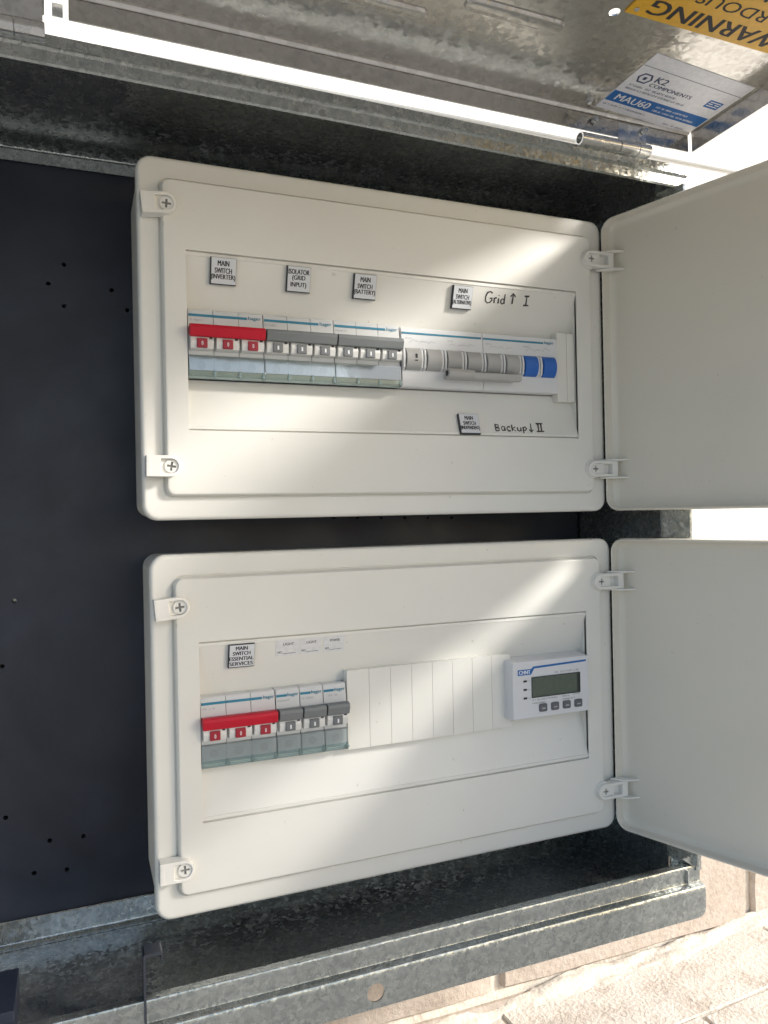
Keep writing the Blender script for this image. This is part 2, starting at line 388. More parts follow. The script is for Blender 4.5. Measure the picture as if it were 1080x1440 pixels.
# ------------------------------------------------------------------ galvanised cabinet
XL, XR = -178, 412
YP = 80
cab = thing('switchboard_cabinet', (120, 10, -583), 'open galvanised steel switchboard cabinet with black mounting panel', 'cabinet')
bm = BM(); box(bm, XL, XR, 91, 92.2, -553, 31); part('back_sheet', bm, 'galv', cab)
holes = []
hp = [(68, 399), (90, 372), (90, 430), (157, 408), (179, 436), (20, 845), (3, 937), (70, 1182), (117, 1176), (48, 1228), (94, 1223), (8, 1150)]
def on_y(px, py, y):
    d = r3 * ((px - 540) / 1082) + u3 * ((720 - py) / 1082) + f2
    c = Vector((-44.87, -540.48, -246.17)); return c + d * ((y - c.y) / d.y)
for p in hp:
    q = on_y(p[0], p[1], YP); holes.append(circle(q.x, q.z, 1.7, 10))
for k in range(6):
    q = on_y(470 + k * 33, 728, YP); holes.append(circle(q.x, q.z, 1.3, 8))
bm = BM(); plate(bm, [(XL + 2, -550), (XR - 1.5, -550), (XR - 1.5, 22), (XL + 2, 22)], holes, XZ, YP, YP + 5); part('mounting_panel', bm, 'panel', cab, smooth=0)
bm = BM(); sheet(bm, [(90.5, 24.2), (YP - 1.5, 24.2), (YP - 2, 23.6), (YP - 2, 15.6)], XL + 1, XR - 1); part('top_retaining_angle', bm, 'galv', cab)
bm = BM(); sheet(bm, [(YP - 1.4, -536), (YP - 2, -536.5), (YP - 2, -550.5), (YP - 3, -552)], XL + 1, XR - 1)
sheet(bm, [(YP - 3, -552.2), (YP - 5, -553), (YP - 9, -553.2)], XL + 1, XR - 1, 0.8); part('bottom_retaining_angle', bm, 'galv', cab)
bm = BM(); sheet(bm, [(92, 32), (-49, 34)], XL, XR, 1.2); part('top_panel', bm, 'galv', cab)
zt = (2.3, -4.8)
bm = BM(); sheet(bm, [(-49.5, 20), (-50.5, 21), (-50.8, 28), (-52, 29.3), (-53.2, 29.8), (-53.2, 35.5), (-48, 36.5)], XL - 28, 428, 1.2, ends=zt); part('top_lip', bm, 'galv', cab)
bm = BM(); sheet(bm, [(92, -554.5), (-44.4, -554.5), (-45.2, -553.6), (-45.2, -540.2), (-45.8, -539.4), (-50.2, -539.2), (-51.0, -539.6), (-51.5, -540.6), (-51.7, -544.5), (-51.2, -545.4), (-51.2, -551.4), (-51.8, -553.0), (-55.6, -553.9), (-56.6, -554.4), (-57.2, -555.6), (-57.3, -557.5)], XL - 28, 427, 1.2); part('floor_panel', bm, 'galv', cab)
fl = rrect(XL - 28, 427, -579, -530, 7); fl = [(XL - 28, -557.4), (XL - 28, -578.5)] + [p for p in rrect(XL - 28, 427, -578.5, -540, 7)[24:]] + [(427, -557.4)]
hq = on_y(528, 1395, -57)
bm = BM(); plate(bm, fl, [circle(hq.x, hq.z, 6.2, 28), circle(hq.x - 250, hq.z, 6.2, 28)], XZ, -57.9, -56.7); part('front_flange', bm, 'galv', cab)
for xa, xb in ((XR, 427.5), (XL, XL - 15.5)):
    s_ = 1 if xb > xa else -1
    bm = BM(); box(bm, min(xa, xa + 1.2 * s_), max(xa, xa + 1.2 * s_), -32, 92, -554.4, 33.4); sw = part('side_wall', bm, 'galv', cab)
    pts = [(xa + 0.9 * s_, -32.1), (xa + 0.9 * s_, -33.2), (xb - 7.5 * s_, -56.4), (xb - 6 * s_, -56.8), (xb, -52), (xb, -33), (xb - 4 * s_, -30)]
    bm = BM(); extrude_poly(bm, [Vector((p[0], p[1], -538)) for p in pts], Vector((0, 0, 554)), 0); extrude_poly(bm, [Vector((p_[0], p_[1], -554)) for p_ in ((xa + 3.2 * s_, -30), (xa + 3.2 * s_, -33.4), (xb - 6 * s_, -44), (xb - 3 * s_, -44), (xb - 3 * s_, -30))], Vector((0, 0, 16.2)), 0)
    extrude_poly(bm, [Vector((p_[0], p_[1], 14)) for p_ in ((xa + 0.7 * s_, -31.2), (xa + 0.7 * s_, -33.4), (xb - 4 * s_, -48), (xb - 2 * s_, -48), (xb - 2 * s_, -31))], Vector((0, 0, 17.5)), 0); part('side_flange', bm, 'galv', sw)
bm = BM(); extrude_poly(bm, [Vector((421.5, -50.8, -531)), Vector((421.5, -50.8, -541)), Vector((408, -50.8, -531))], Vector((0, -2, 0)))
box(bm, 421.8, 427.5, -53.5, -51.8, -543, -526, 0.4); part('corner_gusset', bm, 'galv', cab)
bm = BM(); cyl(bm, (413, -57.2, -556.5), (413, -53, -556.5), 2.6, n=12, bev=0.5); box(bm, 412.4, 413.6, -54.3, -52.2, -552, -541); part('weld_pin', bm, 'zinc', cab)
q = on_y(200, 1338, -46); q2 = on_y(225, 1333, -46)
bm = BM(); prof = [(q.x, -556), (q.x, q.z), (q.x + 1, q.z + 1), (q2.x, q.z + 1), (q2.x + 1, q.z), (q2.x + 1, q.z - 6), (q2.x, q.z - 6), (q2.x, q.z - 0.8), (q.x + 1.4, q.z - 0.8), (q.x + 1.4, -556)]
plate(bm, prof, [], XZ, -53, -41); part('shadow_outline_bracket', bm, 'tagblack', cab, label='small bent steel bracket at the front lip, black for a shadow outline')  # black colour stands in for the shadow outline of a cut edge
q = on_y(20, 1378, -38)
bm = BM(); box(bm, q.x - 42, q.x, -43, 4, -553.3, -531, 0.8); part('dark_block', bm, 'panel', cab)  # plain black block on the floor at the left

# hinges
def hinge(x0, x1, x2, x3, lbl):
    bm = BM()
    yA, zA, r = -55.5, 36.6, 5.0
    h = None
    b = BM()
    for a, c in ((x0, x1), (x1 + 0.8, x2), (x2 + 0.8, x3)):
        n = 20; b3 = BM()
        L = [[b3.verts.new((x, yA + rr * math.cos(2 * math.pi * i / n), zA + rr * math.sin(2 * math.pi * i / n))) for i in range(n)] for x, rr in ((a, r - 1.2), (a, r), (c, r), (c, r - 1.2))]
        for A, B in ((0, 1), (1, 2), (2, 3), (3, 0)):
            for i in range(n): b3.faces.new((L[A][i], L[A][(i + 1) % n], L[B][(i + 1) % n], L[B][i]))
        merge(b, b3)
    h = part('hinge', b, 'zinc', cab, label=lbl)
    b = BM(); cyl(b, (x0 + 5, yA, zA), (x3 - 3, yA, zA), r - 1.3, n=14); part('hinge_pin', b, 'galv', h)
    b = BM(); box(b, x1 + 2, x3 - 1, -54.2, -53.2, 37, 56, 0.3); part('hinge_leaf', b, 'zinc', h)
hinge(320, 356, 374, 386, 'right steel barrel hinge of the lid'); hinge(-118, -84, -70, -53.5, 'left steel barrel hinge of the lid')

# lid: hinged along the top, swung up until level
LT = Matrix.Translation(Vector((430, -53, 59.3))) @ Matrix.Rotation(R(0.45), 4, 'Y') @ Matrix.Rotation(R(-2.0), 4, 'X') @ Matrix.Translation(Vector((-430, 0, 0)))
def LF(x, s, d=0.0): return LT @ Vector((x, -s, -d))          # x along hinge, s away from hinge, d below the lid's underside
LX, LS = -190, 620
bm = BM(); plate(bm, [(LX, 0), (431, 0), (431, LS), (LX, LS)], [circle(276, 99, 3.6, 16), circle(-40, 99, 3.6, 16)], lambda a, b, d: LF(a, b, -d), 0, 1.2)
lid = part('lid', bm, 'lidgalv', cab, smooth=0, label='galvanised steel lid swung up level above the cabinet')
bm = BM(); notch = [(LX, 0.3), (428.8, 0.3), (428.8, 15.5), (-40.5, 15.5), (-40.5, 2.5), (-53.5, 2.5), (-53.5, 15.5), (LX, 15.5)]
plate(bm, notch, [], lambda a, b, d: LF(a, d, b), -0.6, 0.6); part('hinge_flange', bm, 'lidgalv', lid, smooth=0)
bm = BM(); plate(bm, [(-49.5, 3), (-43.5, 3), (-43.5, 11), (-49.5, 11)], [], lambda a, b, d: LF(a, d, b), -6.6, -5.6); part('hinge_tab', bm, 'zinc', lid, smooth=0)
bm = BM(); extrude_poly(bm, [LF(LX, 0.7, -0.1), LF(LX, 0.7, 1.5), LF(LX, 1.2, 2.3), LF(LX, 2.0, 2.1), LF(LX, 2.6, 1.2), LF(LX, 3.0, -0.1)], LF(428.6, 0, 0) - LF(LX, 0, 0)); part('folded_edge', bm, 'hem', lid)
for x in (431, LX):
    bm = BM(); plate(bm, [(2.2, 0), (LS, 0), (LS, 16), (2.2, 16)], [], lambda a, b, d: LF(d, a, b), x - 0.2, x + 1.0); part('side_flange', bm, 'lidgalv', lid, smooth=0)
bm = BM(); plate(bm, [(LX, 0), (431, 0), (431, 16), (LX, 16)], [], lambda a, b, d: LF(a, d, b), LS, LS + 1.2); part('end_flange', bm, 'lidgalv', lid, smooth=0)
for (xa, xb, s0, s1) in ((183, 254, 70, 81), (98, 167, 51, 61), (70, 140, 82, 92), (10, 80, 60, 70), (-110, -40, 70, 81)):
    bm = BM(); loft(bm, [(xa, xb, s0, s1, 4.9, -0.1), (xa + 0.8, xb - 0.8, s0 + 0.8, s1 - 0.8, 4.2, 1.8), (xa + 2.5, xb - 2.5, s0 + 2.5, s1 - 2.5, 2.6, 2.6)], False, True, fn=lambda a, b, d: LF(a, b, d)); part('vent_louvre', bm, 'lidgalv', lid)
for (x, s, d, ax) in ((320, 15.4, 0, 0), (334, 0, 7.4, 1), (382, 0, 7.0, 1)):
    bm = BM()
    if ax == 0: cyl(bm, LF(x, s, 0), LF(x, s, 2.6), 3.0, n=6, bev=0.4); cyl(bm, LF(x, s, 2.6), LF(x, s, 4.6), 1.7, n=10, bev=0.4)
    else: cyl(bm, LF(x, 1.3, d), LF(x, 4, d), 3.0, n=6, bev=0.4); cyl(bm, LF(x, 4, d), LF(x, 6, d), 1.7, n=10, bev=0.4)
    part('bolt', bm, 'zinc', lid)
# product label
LD = 0.35
rl = R(-4.6); lo = Vector((330.5, 76.0))
def lab(u, v, d=LD):      # u right, v down from the label's top left corner
    return LF(lo.x + u * math.cos(rl) + v * math.sin(rl) * 0, lo.y + u * math.sin(rl) - v, d)
LR = (lab(1, 0) - lab(0, 0)).normalized(); LU = (lab(0, 0) - lab(0, 1)).normalized()
rnd = random.Random(3)
bm = BM(); extrude_poly(bm, [lab(0, 0), lab(98.5, 0), lab(98.5, 67.5), lab(0, 67.5)], lab(0, 0, 0.05) - lab(0, 0, LD), 0, 0)
def quad(bm, f, u0, u1, v0, v1, mi, d): merge(bm, (lambda b: (b.faces.new([b.verts.new(f(u, v, d)) for u, v in ((u0, v0), (u1, v0), (u1, v1), (u0, v1))]), b)[1])(BM()), mi)
D1, D2 = LD + 0.06, LD + 0.12
quad(bm, lab, 0.4, 98, 13.0, 13.5, 2, D1)
quad(bm, lab, 0.5, 97.5, 44.5, 57, 1, D1)
ring_o = [(5, 25), (8, 20), (15.5, 20), (18.5, 25), (15.5, 30.5), (8, 30.5)]; ctr = Vector((11.75, 25.2))
b = BM(); vo = [b.verts.new(lab(*p, D1)) for p in ring_o]; vi = [b.verts.new(lab(*(ctr + (Vector(p) - ctr) * 0.74), D1)) for p in ring_o]
for i in range(6):
    b.faces.new((vo[i], vo[(i + 1) % 6], vi[(i + 1) % 6], vi[i]))
merge(bm, b, 2); quad(bm, lab, 10.3, 13.2, 23.6, 26.8, 2, D1)
text(bm, 'K2', lab(21, 26, D1), LR, LU, 11, 6.4, 2, 0.25); text(bm, 'COMPONENTS', lab(20.5, 31.2, D1), LR, LU, 42, 3.7, 2, 0.2)
for v, w_ in ((36, 46), (40, 58)): greek(bm, lab(6, v, D1), LR, LU, w_, 2.2, 2, rnd, 0.4)
text(bm, 'MAU60', lab(7, 54.3, D2), LR, LU, 33, 7.2, 3, 0.2)
for v, w_ in ((50, 32), (54.5, 42)): greek(bm, lab(46, v, D2), LR, LU, w_, 2.0, 3, rnd, 0.4)
greek(bm, lab(3, 62, D1), LR, LU, 42, 1.8, 2, rnd, 0.3); greek(bm, lab(68, 65.3, D1), LR, LU, 22, 2.0, 2, rnd, 0.3)
quad(bm, lab, 79, 93, 24.5, 33.5, 1, D1)
for a, c, e, f_ in ((80.5, 91.5, 26, 26.9), (80.5, 85, 28.2, 29.2), (87, 91.5, 28.2, 29.2), (80.5, 91.5, 30.6, 31.5)): quad(bm, lab, a, c, e, f_, 3, D2)
part('product_label', bm, ['lid_paper', 'blueprint', 'navy', 'white_ink'], lid, smooth=0, label='white paper product label with blue band, stuck to the lid')
# warning sign, upside down as seen from below
def sg(u, v, d=1.0): return LF(436 - u, 102.5 + v, d)          # u to the sign's own right, v down from the sign's top
SR = (sg(1, 0) - sg(0, 0)).normalized(); SU = (sg(0, 0) - sg(0, 1)).normalized()
bm = BM(); extrude_poly(bm, [sg(5, 0), sg(155, 0), sg(155, 104), sg(5, 104)], sg(0, 0, 0.1) - sg(0, 0, 1.0), 0, 0)
text(bm, 'WARNING', sg(34, 16.2, 1.1), SR, SU, 109, 12.5, 1, 0.55)
text(bm, 'HAZARDOUS', sg(18, 31.0, 1.1), SR, SU, 103, 9.0, 1, 0.1)
text(bm, 'VOLTAGE', sg(26, 46, 1.1), SR, SU, 82, 9.0, 1, 0.1)
ws = part('warning_sign', bm, ['yellow', 'black'], lid, smooth=0, label='yellow warning sign fixed upside down to the lid')
bm = BM(); c0 = sg(150, 5, 0.9); cyl(bm, c0, sg(150, 5, 1.9), 1.7, n=12, bev=0.4)
o = part('rivet', bm, 'zinc', lid)

# ------------------------------------------------------------------ distribution boards
BW, BH = 382.0, 248.4
def board(bx, bz, dz, phi, lbl, cat='switchboard'):
    """bx,bz: top left corner of the cover; dz: offset of the inner window; phi: door direction"""
    t = thing('distribution_board', (bx + BW / 2, YP, bz - BH), lbl, cat, 'white enclosures inside the cabinet')
    X0, X1 = bx, bx + BW; T, B = bz, bz - BH
    bm = BM(); loft(bm, [(X0 + 2.5, X1 - 2.5, B + 2.5, T - 2.5, 9.5, YP - 0.3), (X0 + 1.8, X1 - 1.8, B + 1.8, T - 1.8, 9.5, 8)], True, False); part('base_box', bm, 'white', t)
    ix0, ix1, iz0, iz1 = bx + 15.2, bx + 367.5, bz - 232.3, bz - 15.5
    bm = BM(); loft(bm, [(X0 + 3, X1 - 3, B + 3, T - 3, 8, 12), (X0 + 0.4, X1 - 0.4, B + 0.4, T - 0.4, 10.5, 11), (X0, X1, B, T, 10.5, 9), (X0, X1, B, T, 10.5, 3.2), (X0 + 0.4, X1 - 0.4, B + 0.4, T - 0.4, 10.2, 1.6), (X0 + 1.3, X1 - 1.3, B + 1.3, T - 1.3, 9.4, 0.5), (X0 + 2.8, X1 - 2.8, B + 2.8, T - 2.8, 8.2, 0.0), (X0 + 4.4, X1 - 4.4, B + 4.4, T - 4.4, 7.4, 0.35),
        (ix0 - 1.2, ix1 + 1.2, iz0 - 1.2, iz1 + 1.2, 7.2, 0.35), (ix0 - 0.9, ix1 + 0.9, iz0 - 0.9, iz1 + 0.9, 6.9, 1.6), (ix0 + 1, ix1 - 1, iz0 + 1, iz1 - 1, 5, 1.6)])
    part('front_cover', bm, 'white', t, wn_=True)
    wx0, wx1 = bx + 31.2, bx + 351.4; ct, cb = bz - 63.6 + dz, bz - 187.2 + dz * 0.9; at, ab = bz - 102.6 + dz, bz - 150.6 + dz
    bm = BM(); loft(bm, [(ix0, ix1, iz0, iz1, 6, 1.5), (ix0 + 0.9, ix1 - 0.9, iz0 + 0.9, iz1 - 0.9, 5.5, -3.4), (ix0 + 1.5, ix1 - 1.5, iz0 + 1.5, iz1 - 1.5, 5, -4.5), (ix0 + 2.8, ix1 - 2.8, iz0 + 2.8, iz1 - 2.8, 4, -5.0),
        (wx0, wx1, cb, ct, 0.6, -5.0), (wx0, wx1, cb + 0.2, ct - 0.2, 0.6, -2.2), (wx0, wx1, cb + 1.0, ct - 1.0, 0.6, -2.0), (wx0, wx1, cb + 1.2, ct - 1.2, 0.6, -4.0), (wx0, wx1, cb + 3.4, ct - 3.4, 0.6, -4.0), (wx0, wx1, cb + 3.6, ct - 3.6, 0.6, -3.5),
        (wx0, wx1, ab - 0.6, at + 0.6, 0.6, 7.0), (wx0 + 0.1, wx1 - 0.1, ab, at, 0.6, 7.6), (wx0 + 0.1, wx1 - 0.1, ab, at, 0.6, 40)])
    ip = part('inner_panel', bm, 'white', t, wn_=True)
    bm = BM(); box(bm, wx0 - 4, wx1 + 4, 40, 41, ab - 3, at + 3); part('inner_back', bm, 'panel', t)
    def slope(x, z, lift=0.0):
        if z > (at + ab) / 2: k = (z - at) / (ct - 3.6 - at); s_ = -1
        else: k = (ab - z) / (ab - cb - 3.6); s_ = 1
        y = 7.0 + (-10.5) * k
        L = (ct - 3.6 - at); tilt = math.atan2(10.5, L) * s_
        upv = Vector((0, -math.sin(tilt) * -1 if s_ < 0 else math.sin(tilt), math.cos(tilt)))
        if s_ < 0: upv = Vector((0, -math.sin(math.atan2(10.5, L)), math.cos(tilt)))
        nrm = Vector((1, 0, 0)).cross(upv)
        return Vector((x, y, z)) + nrm * lift, upv, nrm
    # clips with screws on the left
    for zc, tl, key in ((-35.2, -5, 0), (-212, 1, 1)):
        tf = Matrix.Translation(Vector((bx + 18.4, 0, bz + zc))) @ Matrix.Rotation(R(tl), 4, 'Y')
        outl = [(-16.4, -7.2), (-1, -7.2)] + [(7.2 * math.cos(R(a)) - 0.6, 7.2 * math.sin(R(a))) for a in range(-80, 81, 16)] + [(-1, 7.2), (-16.4, 7.2)]
        inner = [(-7, -4.9), (-0.6, -4.9)] + [(4.9 * math.cos(R(a)) - 0.2, 4.9 * math.sin(R(a))) for a in range(-80, 81, 16)] + [(-0.6, 4.9), (-7, 4.9)]
        bm = BM(); b = BM()
        plate(b, outl, [inner], XZ, -11.0, -1.2)
        for v in b.verts:
            if v.co.y < -5: v.co.y += 1.6 * max(0, v.co.x + 4) / 11
        b.transform(tf); merge(bm, b)
        box(bm, -16.3, -12.5, -11.1, 2.5, -7.1, 7.1, 0.9, mat4=tf)
        box(bm, -7.2, 5, -7.4, -4.5, -5, 5, 0, mat4=tf)
        bevel(bm, 0.35, 1, ang=50)
        c = part('door_clip', bm, 'clip', t)
        cross = [(-0.75, 0.75), (-0.75, 3), (0.75, 3), (0.75, 0.75), (3, 0.75), (3, -0.75), (0.75, -0.75), (0.75, -3), (-0.75, -3), (-0.75, -0.75), (-3, -0.75), (-3, 0.75)]
        ra = R(random.uniform(-12, 12)); cross = [(p[0] * math.cos(ra) - p[1] * math.sin(ra), p[0] * math.sin(ra) + p[1] * math.cos(ra)) for p in cross]
        bm = BM(); plate(bm, circle(0.2, 0, 4.5, 22), [[(p[0] + 0.2, p[1]) for p in cross]], XZ, -8.6, -7.5, 0); b = BM(); cyl(b, (0.2, -7.35, 0), (0.2, -7.6, 0), 4.3, n=20); merge(bm, b, 1)
        bm.transform(tf); part('screw', bm, ['clip', 'screw'], c)
    # hinge clips on the right
    d = Vector((math.cos(phi), -math.sin(phi), 0))
    for zc in (-36, -212.8):
        tf = Matrix.Translation(Vector((bx + 364.6, 0, bz + zc)))
        outl = [(22, 6.6), (0, 6.6)] + [(7.6 * math.cos(R(a)), 6.6 * math.sin(R(a))) for a in range(100, 261, 16)] + [(0, -6.6), (22, -6.6)]
        inner = [(16.5, 4.3), (0, 4.3)] + [(4.8 * math.cos(R(a)), 4.3 * math.sin(R(a))) for a in range(100, 261, 16)] + [(0, -4.3), (16.5, -4.3)]
        bm = BM(); plate(bm, outl, [inner], XZ, -10.5, -3.0)
        box(bm, -5, 9.5, -8.2, -4.0, -4.5, 4.5); box(bm, 9, 17, -5.2, -4, -4.5, 4.5)
        for s_ in (1, -1):
            za, zb = sorted((6.8 * s_, 8.2 * s_))
            extrude_poly(bm, [Vector((9, -3, za)), Vector((18, -12.5, za)), Vector((25, -15, za)), Vector((30.5, -15.5, za)), Vector((30.5, -13, za)), Vector((24, -9, za)), Vector((17, -3, za))], Vector((0, 0, zb - za)))
        bevel(bm, 0.3, 1, ang=50)
        bm.transform(tf); c = part('hinge_clip', bm, 'clip', t)
        cross = [(-0.7, 0.7), (-0.7, 2.7), (0.7, 2.7), (0.7, 0.7), (2.7, 0.7), (2.7, -0.7), (0.7, -0.7), (0.7, -2.7), (-0.7, -2.7), (-0.7, -0.7), (-2.7, -0.7), (-2.7, 0.7)]
        bm = BM(); plate(bm, circle(0, 0, 4.1, 20), [cross], XZ, -9.4, -8.2, 0); b = BM(); cyl(b, (0, -8.1, 0), (0, -8.35, 0), 4.0, n=18); merge(bm, b, 1)
        bm.transform(tf); part('screw', bm, ['clip', 'screw'], c)
        bm = BM(); b = BM(); cyl(b, (bx + 364.6, -1.5, bz + zc), (bx + 364.6, -7, bz + zc), 8.6, 7.6, n=24, bev=0.5); merge(bm, b); part('clip_boss', bm, 'clip', t)
    # open door: shallow tray swung towards the camera
    nI = Vector((-math.sin(phi), -math.cos(phi), 0)); P0 = Vector((bx + 378.6, -3, 0)) - nI * 11
    def DF(a, b, dd): q = P0 + d * a + nI * dd; return (q.x, q.y, b)
    rim = [(0.6, BW - 0.6, B + 0.6, T - 0.6, 11.0, 10.4), (0, BW, B, T, 11.5, 9.5), (0, BW, B, T, 11.5, 0), (1.0, BW - 1, B + 1, T - 1, 10.5, -2), (3, BW - 3, B + 3, T - 3, 8.5, -2.6)]
    inn = [(0.6, BW - 0.6, B + 0.6, T - 0.6, 11.0, 10.4), (1.2, BW - 1.2, B + 1.2, T - 1.2, 10.5, 11), (2.0, BW - 2, B + 2, T - 2, 9.7, 10.6), (2.6, BW - 2.6, B + 2.6, T - 2.6, 9.1, 3), (4.6, BW - 4.6, B + 4.6, T - 4.6, 7.1, 0.8), (8, BW - 8, B + 8, T - 8, 4.5, 0)]
    bm = BM(); loft(bm, rim, False, True, fn=DF); loft(bm, inn, False, True, fn=DF)
    bmesh.ops.remove_doubles(bm, verts=bm.verts[:], dist=0.01)
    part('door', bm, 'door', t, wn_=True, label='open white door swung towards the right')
    return t, slope, (at, ab, ct, cb, wx0, wx1)

UB, uslope, (uat, uab, uct, ucb, uwx0, uwx1) = board(0, 0, 0, R(73.5), 'upper white distribution board with red, grey and blue switches and four clips')
LBX, LBZ = 3.6, -271.9
LB, lslope, (lat, lab_, lct, lcb, lwx0, lwx1) = board(LBX, LBZ, 3.4, R(70.3), 'lower white distribution board with blank plates and a digital meter')

# engraved tags
def tagplate(bd, slope, x0, x1, z0, z1, lines, lbl, black=True):
    c, upv, nrm = slope((x0 + x1) / 2, (z0 + z1) / 2, 0.0); w, h = x1 - x0, z1 - z0
    R4 = Matrix((Vector(X), upv, nrm)).transposed().to_4x4(); R4.translation = c
    bm = BM()
    if black:
        box(bm, -w / 2, w / 2, -h / 2, h / 2, 0.1, 2.3, 0.0, 1, R4); box(bm, -w / 2 + 0.75, w / 2 - 0.2, -h / 2 + 0.75, h / 2 - 0.2, 2.31, 2.5, 0, 0, R4); top = 2.56
    else: box(bm, -w / 2, w / 2, -h / 2, h / 2, 0.05, 0.25, 0, 0, R4); top = 0.31
    n = len(lines)
    if black:
        lh = h * (0.8 if n < 4 else 0.9) / n
        for i, s in enumerate(lines):
            tw = min(w * 0.93, lh * (0.40 if n < 4 else 0.52) * len(s))
            o_ = R4 @ Vector((-tw / 2, h * (0.42 if n < 4 else 0.46) - lh * (i + 0.84), top)); text(bm, s, o_, X, upv, tw, lh * (0.72 if '(' not in s and ')' not in s else 0.86), 2, 0.16)
    else:
        o_ = R4 @ Vector((-w * 0.2, h * 0.12, top)); text(bm, lines[0], o_, X, upv, w * 0.46, h * 0.15, 2, 0.05)
        o_ = R4 @ Vector((-w * 0.42, -h * 0.34, top)); text(bm, 'NO.', o_, X, upv, w * 0.2, h * 0.13, 2, 0.04)
        ribbon(bm, [(-w * 0.2, -h * 0.37), (w * 0.36, -h * 0.35)], 0.3, R4 @ Vector((0, 0, top)), X, upv, 2)
    part('circuit_tag' if black else 'circuit_sticker', bm, ['tag' if black else 'paper', 'tagblack', 'black'], bd, smooth=0, label=lbl)
tagplate(UB, uslope, 47.8, 65.8, -84.4, -66.0, ['MAIN', 'SWITCH', '(INVERTER)'], 'engraved tag reading main switch inverter')
tagplate(UB, uslope, 102.2, 120.0, -84.7, -66.6, ['ISOLATOR', '(GRID', 'INPUT)'], 'engraved tag reading isolator grid input')
tagplate(UB, uslope, 153.4, 171.4, -85.4, -67.2, ['MAIN', 'SWITCH', '(BATTERY)'], 'engraved tag reading main switch battery')
tagplate(UB, uslope, 235.9, 253.4, -86, -68, ['MAIN', 'SWITCH', '(ALTERNATIVE)'], 'engraved tag reading main switch alternative')
tagplate(UB, uslope, 239.3, 257.2, -186.4, -169.4, ['MAIN', 'SWITCH', '(INDEPENDENT)'], 'engraved tag reading main switch independent')
tagplate(LB, lslope, 55, 73.3, -352.4, -335, ['MAIN', 'SWITCH', 'ESSENTIAL', 'SERVICES'], 'engraved tag reading main switch essential services')
for xa, xb, s in ((89.2, 106.3, 'LIGHT'), (107, 123, 'LIGHT'), (124.8, 140.8, 'POWER')): tagplate(LB, lslope, xa, xb, -347.7, -334.6, [s], None, False)
# marker handwriting
c, upv, nrm = uslope(266, -79.6, 0.12); bm = BM()
G = [[(6.5, 8.5), (4.5, 9.6), (2, 8.6), (0.6, 5.5), (0.8, 2.2), (2.6, 0.6), (5, 1.2), (6.4, 3), (6.6, 4.6), (4.4, 4.4)], [(8.6, 5.2), (8.8, 1)], [(8.7, 3.8), (9.8, 5.2), (11, 5.2)], [(12.6, 5), (12.6, 1)], [(12.6, 7), (12.7, 7.5)], [(18.2, 8.6), (18, 1)], [(18, 3.6), (16.6, 5), (15, 4), (15, 1.8), (16.4, 0.8), (18, 2.2)],
     [(25.5, 1.6), (25.8, 9.6)], [(23.4, 7.2), (25.8, 9.8), (28, 7.4)], [(36.6, 8.6), (41, 8.8)], [(38.8, 8.7), (38.6, 1.4)], [(36.2, 1.3), (41.2, 1.6)]]
for st in G: ribbon(bm, st, 1.25, c, X, upv, 0, random.uniform(0, 0.03))
part('marker_writing', bm, 'ink', UB, smooth=0, label='handwritten words Grid, up arrow and I')
c, upv, nrm = uslope(272, -182.6, 0.12); bm = BM()
G = [[(0.6, 6), (0.6, 0.4)], [(0.4, 6), (3.6, 5.4), (3.4, 3.8), (0.8, 3.3)], [(0.8, 3.3), (4, 2.6), (3.6, 0.8), (0.4, 0.3)], [(9, 4), (7, 4.4), (6, 2.6), (6.8, 0.8), (8.6, 1), (9, 4), (9.4, 0.6)], [(14.2, 4), (12, 4.2), (11, 2.4), (12.2, 0.6), (14.4, 0.8)], [(16, 6), (16, 0.6)], [(19, 4.2), (16.2, 2.4), (19.4, 0.5)], [(21, 4), (21.2, 1.2), (22.6, 0.6), (24, 1.4), (24.2, 4), (24.4, 0.6)], [(26.6, 4), (26.4, -1.8)], [(26.6, 3.6), (28.6, 4.4), (29.6, 3), (28.4, 1.4), (26.6, 1.2)],
     [(34.2, 7.6), (34, 0)], [(32.2, 2.2), (34, -0.2), (36, 2.4)], [(39.4, 7.6), (46, 7.8)], [(41.4, 7.6), (41.2, 0.8)], [(44.2, 7.7), (44, 0.8)], [(39.2, 0.7), (46.4, 0.9)]]
for st in G: ribbon(bm, st, 1.25, c, X, upv, 0, random.uniform(0, 0.03))
part('marker_writing', bm, 'ink', UB, smooth=0, label='handwritten words Backup, down arrow and II')
# filler plates
bm = BM(); box(bm, 333.6, 343.2, -1.2, 9, -156.2, -98.8, 0.3); box(bm, 343.4, 350.9, -1.2, 9, -156.2, -98.8, 0.3); part('blank_plate', bm, 'white', UB)
for i in range(8):
    x = 142.2 + 17.5 * i
    bm = BM(); box(bm, x + 0.06, x + 17.44, -2.0, 9, -421, -362.5, 0.28); part('blank_plate', bm, 'white', LB)

